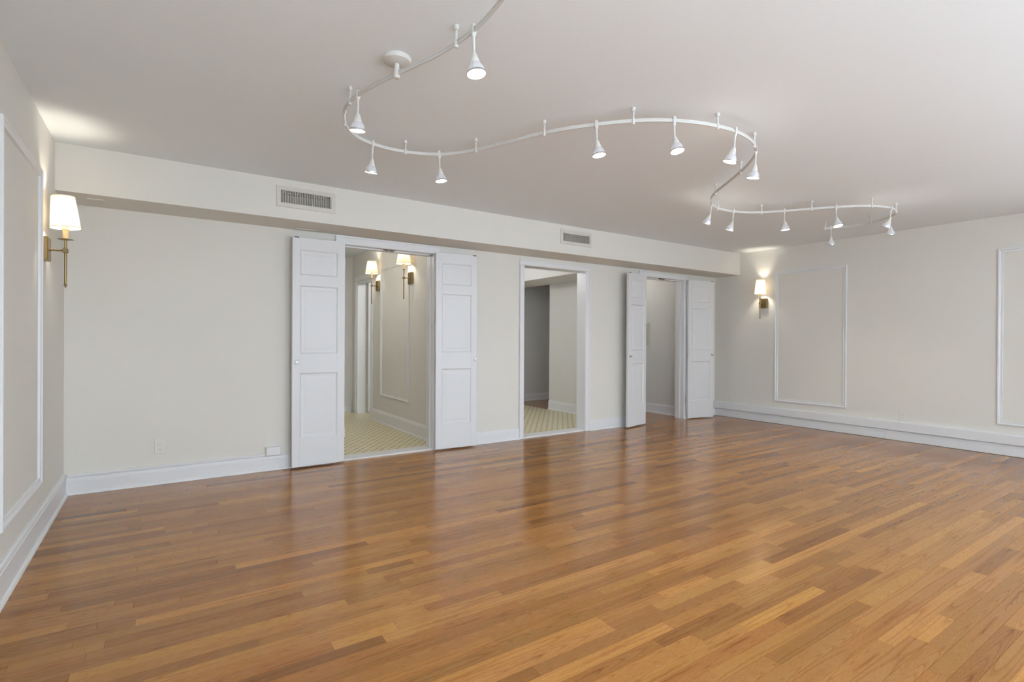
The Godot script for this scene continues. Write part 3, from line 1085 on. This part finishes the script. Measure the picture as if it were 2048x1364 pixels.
func make_track() -> void:
	var path := smooth_rail()
	var r := thing("track_rail", Vector3.ZERO, "thin white monorail snaking in three bends below the ceiling", "track rail")
	var st := begin()
	sweep(st, path, 0.008, 0.0035, 0.0095)
	part(st, "conductor", M.rail_white, r)
	st = begin()
	sweep(st, path, 0.008, -0.0095, -0.0035)
	part(st, "conductor", M.rail_white, r)
	st = begin()
	sweep(st, path, 0.0045, -0.0035, 0.0035)
	part(st, "insulator", M.rail_white, r)
	for s in STANDOFFS:
		var p := on_rail(path, s[0], s[1])
		st = begin()
		lathe(st, [Vector2(0, 0.072), Vector2(0.011, 0.072), Vector2(0.011, 0.054), Vector2(0.0055, 0.051), Vector2(0.0055, 0.018), Vector2(0.009, 0.014), Vector2(0.009, -0.016), Vector2(0.006, -0.02), Vector2(0, -0.02)], 14, Transform3D(Basis.IDENTITY, p))
		part(st, "standoff", M.rail_white, r)
	# power feed canopy
	var c := on_rail(path, 1.478, 2.66)
	st = begin()
	lathe(st, [Vector2(0, 0.072), Vector2(0.064, 0.072), Vector2(0.066, 0.066), Vector2(0.06, 0.054), Vector2(0.042, 0.046), Vector2(0.016, 0.043), Vector2(0.0, 0.043)], 32, Transform3D(Basis.IDENTITY, c))
	part(st, "canopy", M.rail_white, r)
	st = begin()
	lathe(st, [Vector2(0, 0.046), Vector2(0.012, 0.046), Vector2(0.012, 0.016), Vector2(0.015, 0.014), Vector2(0.015, -0.016), Vector2(0.011, -0.022), Vector2(0, -0.022)], 16, Transform3D(Basis.IDENTITY, c))
	part(st, "power_feed", M.rail_white, r)
	for s in SPOTS:
		var lens: Vector3 = s[2]
		lens += Vector3(EYE.x - lens.x, -0.6, EYE.z - lens.z).normalized() * s[3]
		var hang := on_rail(path, s[0], s[1])
		var k := path.find(hang)
		spotlight(hang, (path[mini(k + 1, path.size() - 1)] - path[k - 1]).normalized(), lens, s[4])


func spotlight(hang: Vector3, along: Vector3, lens: Vector3, label: String) -> void:
	var o := thing("track_spotlight", hang, label, "spotlight", "spotlights on the curved rail")
	var d := lens - hang
	# the stem drops from the clamp, the head tilts on the joint below it
	var joint := Vector3(d.x * 0.18, -0.094, d.z * 0.18)
	var ax := (d - joint).normalized()
	var st := begin()
	# the clamp grips the rail between two cheeks and carries a barrel below it
	var cf := Transform3D(Basis(along, Vector3.UP, along.cross(Vector3.UP)), Vector3.ZERO)
	for k in [-1, 1]:
		cbox(st, Vector3(-0.009, -0.014, minf(k * 0.0052, k * 0.0105)), Vector3(0.009, 0.016, maxf(k * 0.0052, k * 0.0105)), 0.0012, cf)
	cbox(st, Vector3(-0.0085, 0.0125, -0.0098), Vector3(0.0085, 0.022, 0.0098), 0.002, cf)
	lathe(st, [Vector2(0, -0.0115), Vector2(0.0102, -0.0115), Vector2(0.0102, -0.02), Vector2(0.0075, -0.027), Vector2(0, -0.027)], 16)
	part(st, "clamp", M.rail_white, o)
	st = begin()
	rod(st, Vector3(0, -0.02, 0), joint, 0.0058, 0.0048, 12)
	part(st, "stem", M.rail_white, o)
	st = begin()
	lathe(st, [Vector2(0, 0.006), Vector2(0.005, 0.005), Vector2(0.0068, 0), Vector2(0.005, -0.005), Vector2(0, -0.006)], 12, Transform3D(Basis.IDENTITY, joint))
	part(st, "swivel", M.hinge_paint, o)
	var f := Transform3D(aim(ax), joint)
	st = begin()
	lathe(st, [Vector2(0, 0.002), Vector2(0.010, 0.002), Vector2(0.0125, 0.006), Vector2(0.0205, 0.040), Vector2(0.0205, 0.044), Vector2(0, 0.044)], 20, f)
	part(st, "socket_cone", M.rail_white, o)
	# faceted reflector bowl
	st = begin()
	var prof := [[0.0205, 0.040], [0.0275, 0.050], [0.0325, 0.062], [0.0355, 0.076], [0.0365, 0.080]]
	var seg := 24
	st.set_smooth_group(-1)
	for i in prof.size() - 1:
		for k in seg:
			var q := []
			for e in [[i, k], [i, k + 1], [i + 1, k + 1], [i + 1, k]]:
				var rr: float = prof[e[0]][0] * (1.0 + (0.025 if e[1] % 2 else -0.01))
				var t: float = TAU * e[1] / seg
				q.append(f * Vector3(rr * cos(t), prof[e[0]][1], rr * sin(t)))
			quad(st, q[0], q[1], q[2], q[3])
	part(st, "reflector", M.lamp_glass, o)
	st = begin()
	lathe(st, [Vector2(0.0362, 0.077), Vector2(0.0378, 0.077), Vector2(0.0378, 0.0835), Vector2(0.0362, 0.0835), Vector2(0.0362, 0.077)], 28, f)
	part(st, "rim", M.chrome, o)
	st = begin()
	lathe(st, [Vector2(0, 0.079), Vector2(0.036, 0.079), Vector2(0.036, 0.0818), Vector2(0.018, 0.0826), Vector2(0, 0.083)], 28, f)
	part(st, "lens", M.lens_glow, o).set_meta("label", "glowing white lens")
	var l := SpotLight3D.new()
	l.name = "spot_light"
	l.light_color = c8(255, 244, 226)
	l.light_energy = 0.22
	l.light_size = 0.034
	l.spot_range = 12.0
	l.spot_attenuation = 2.0
	l.spot_angle = 48.0
	l.spot_angle_attenuation = 0.8
	l.shadow_enabled = true
	o.add_child(l, true)
	l.look_at_from_position(hang + f * Vector3(0, 0.09, 0), hang + f * Vector3(0, 1.0, 0), Vector3.RIGHT)
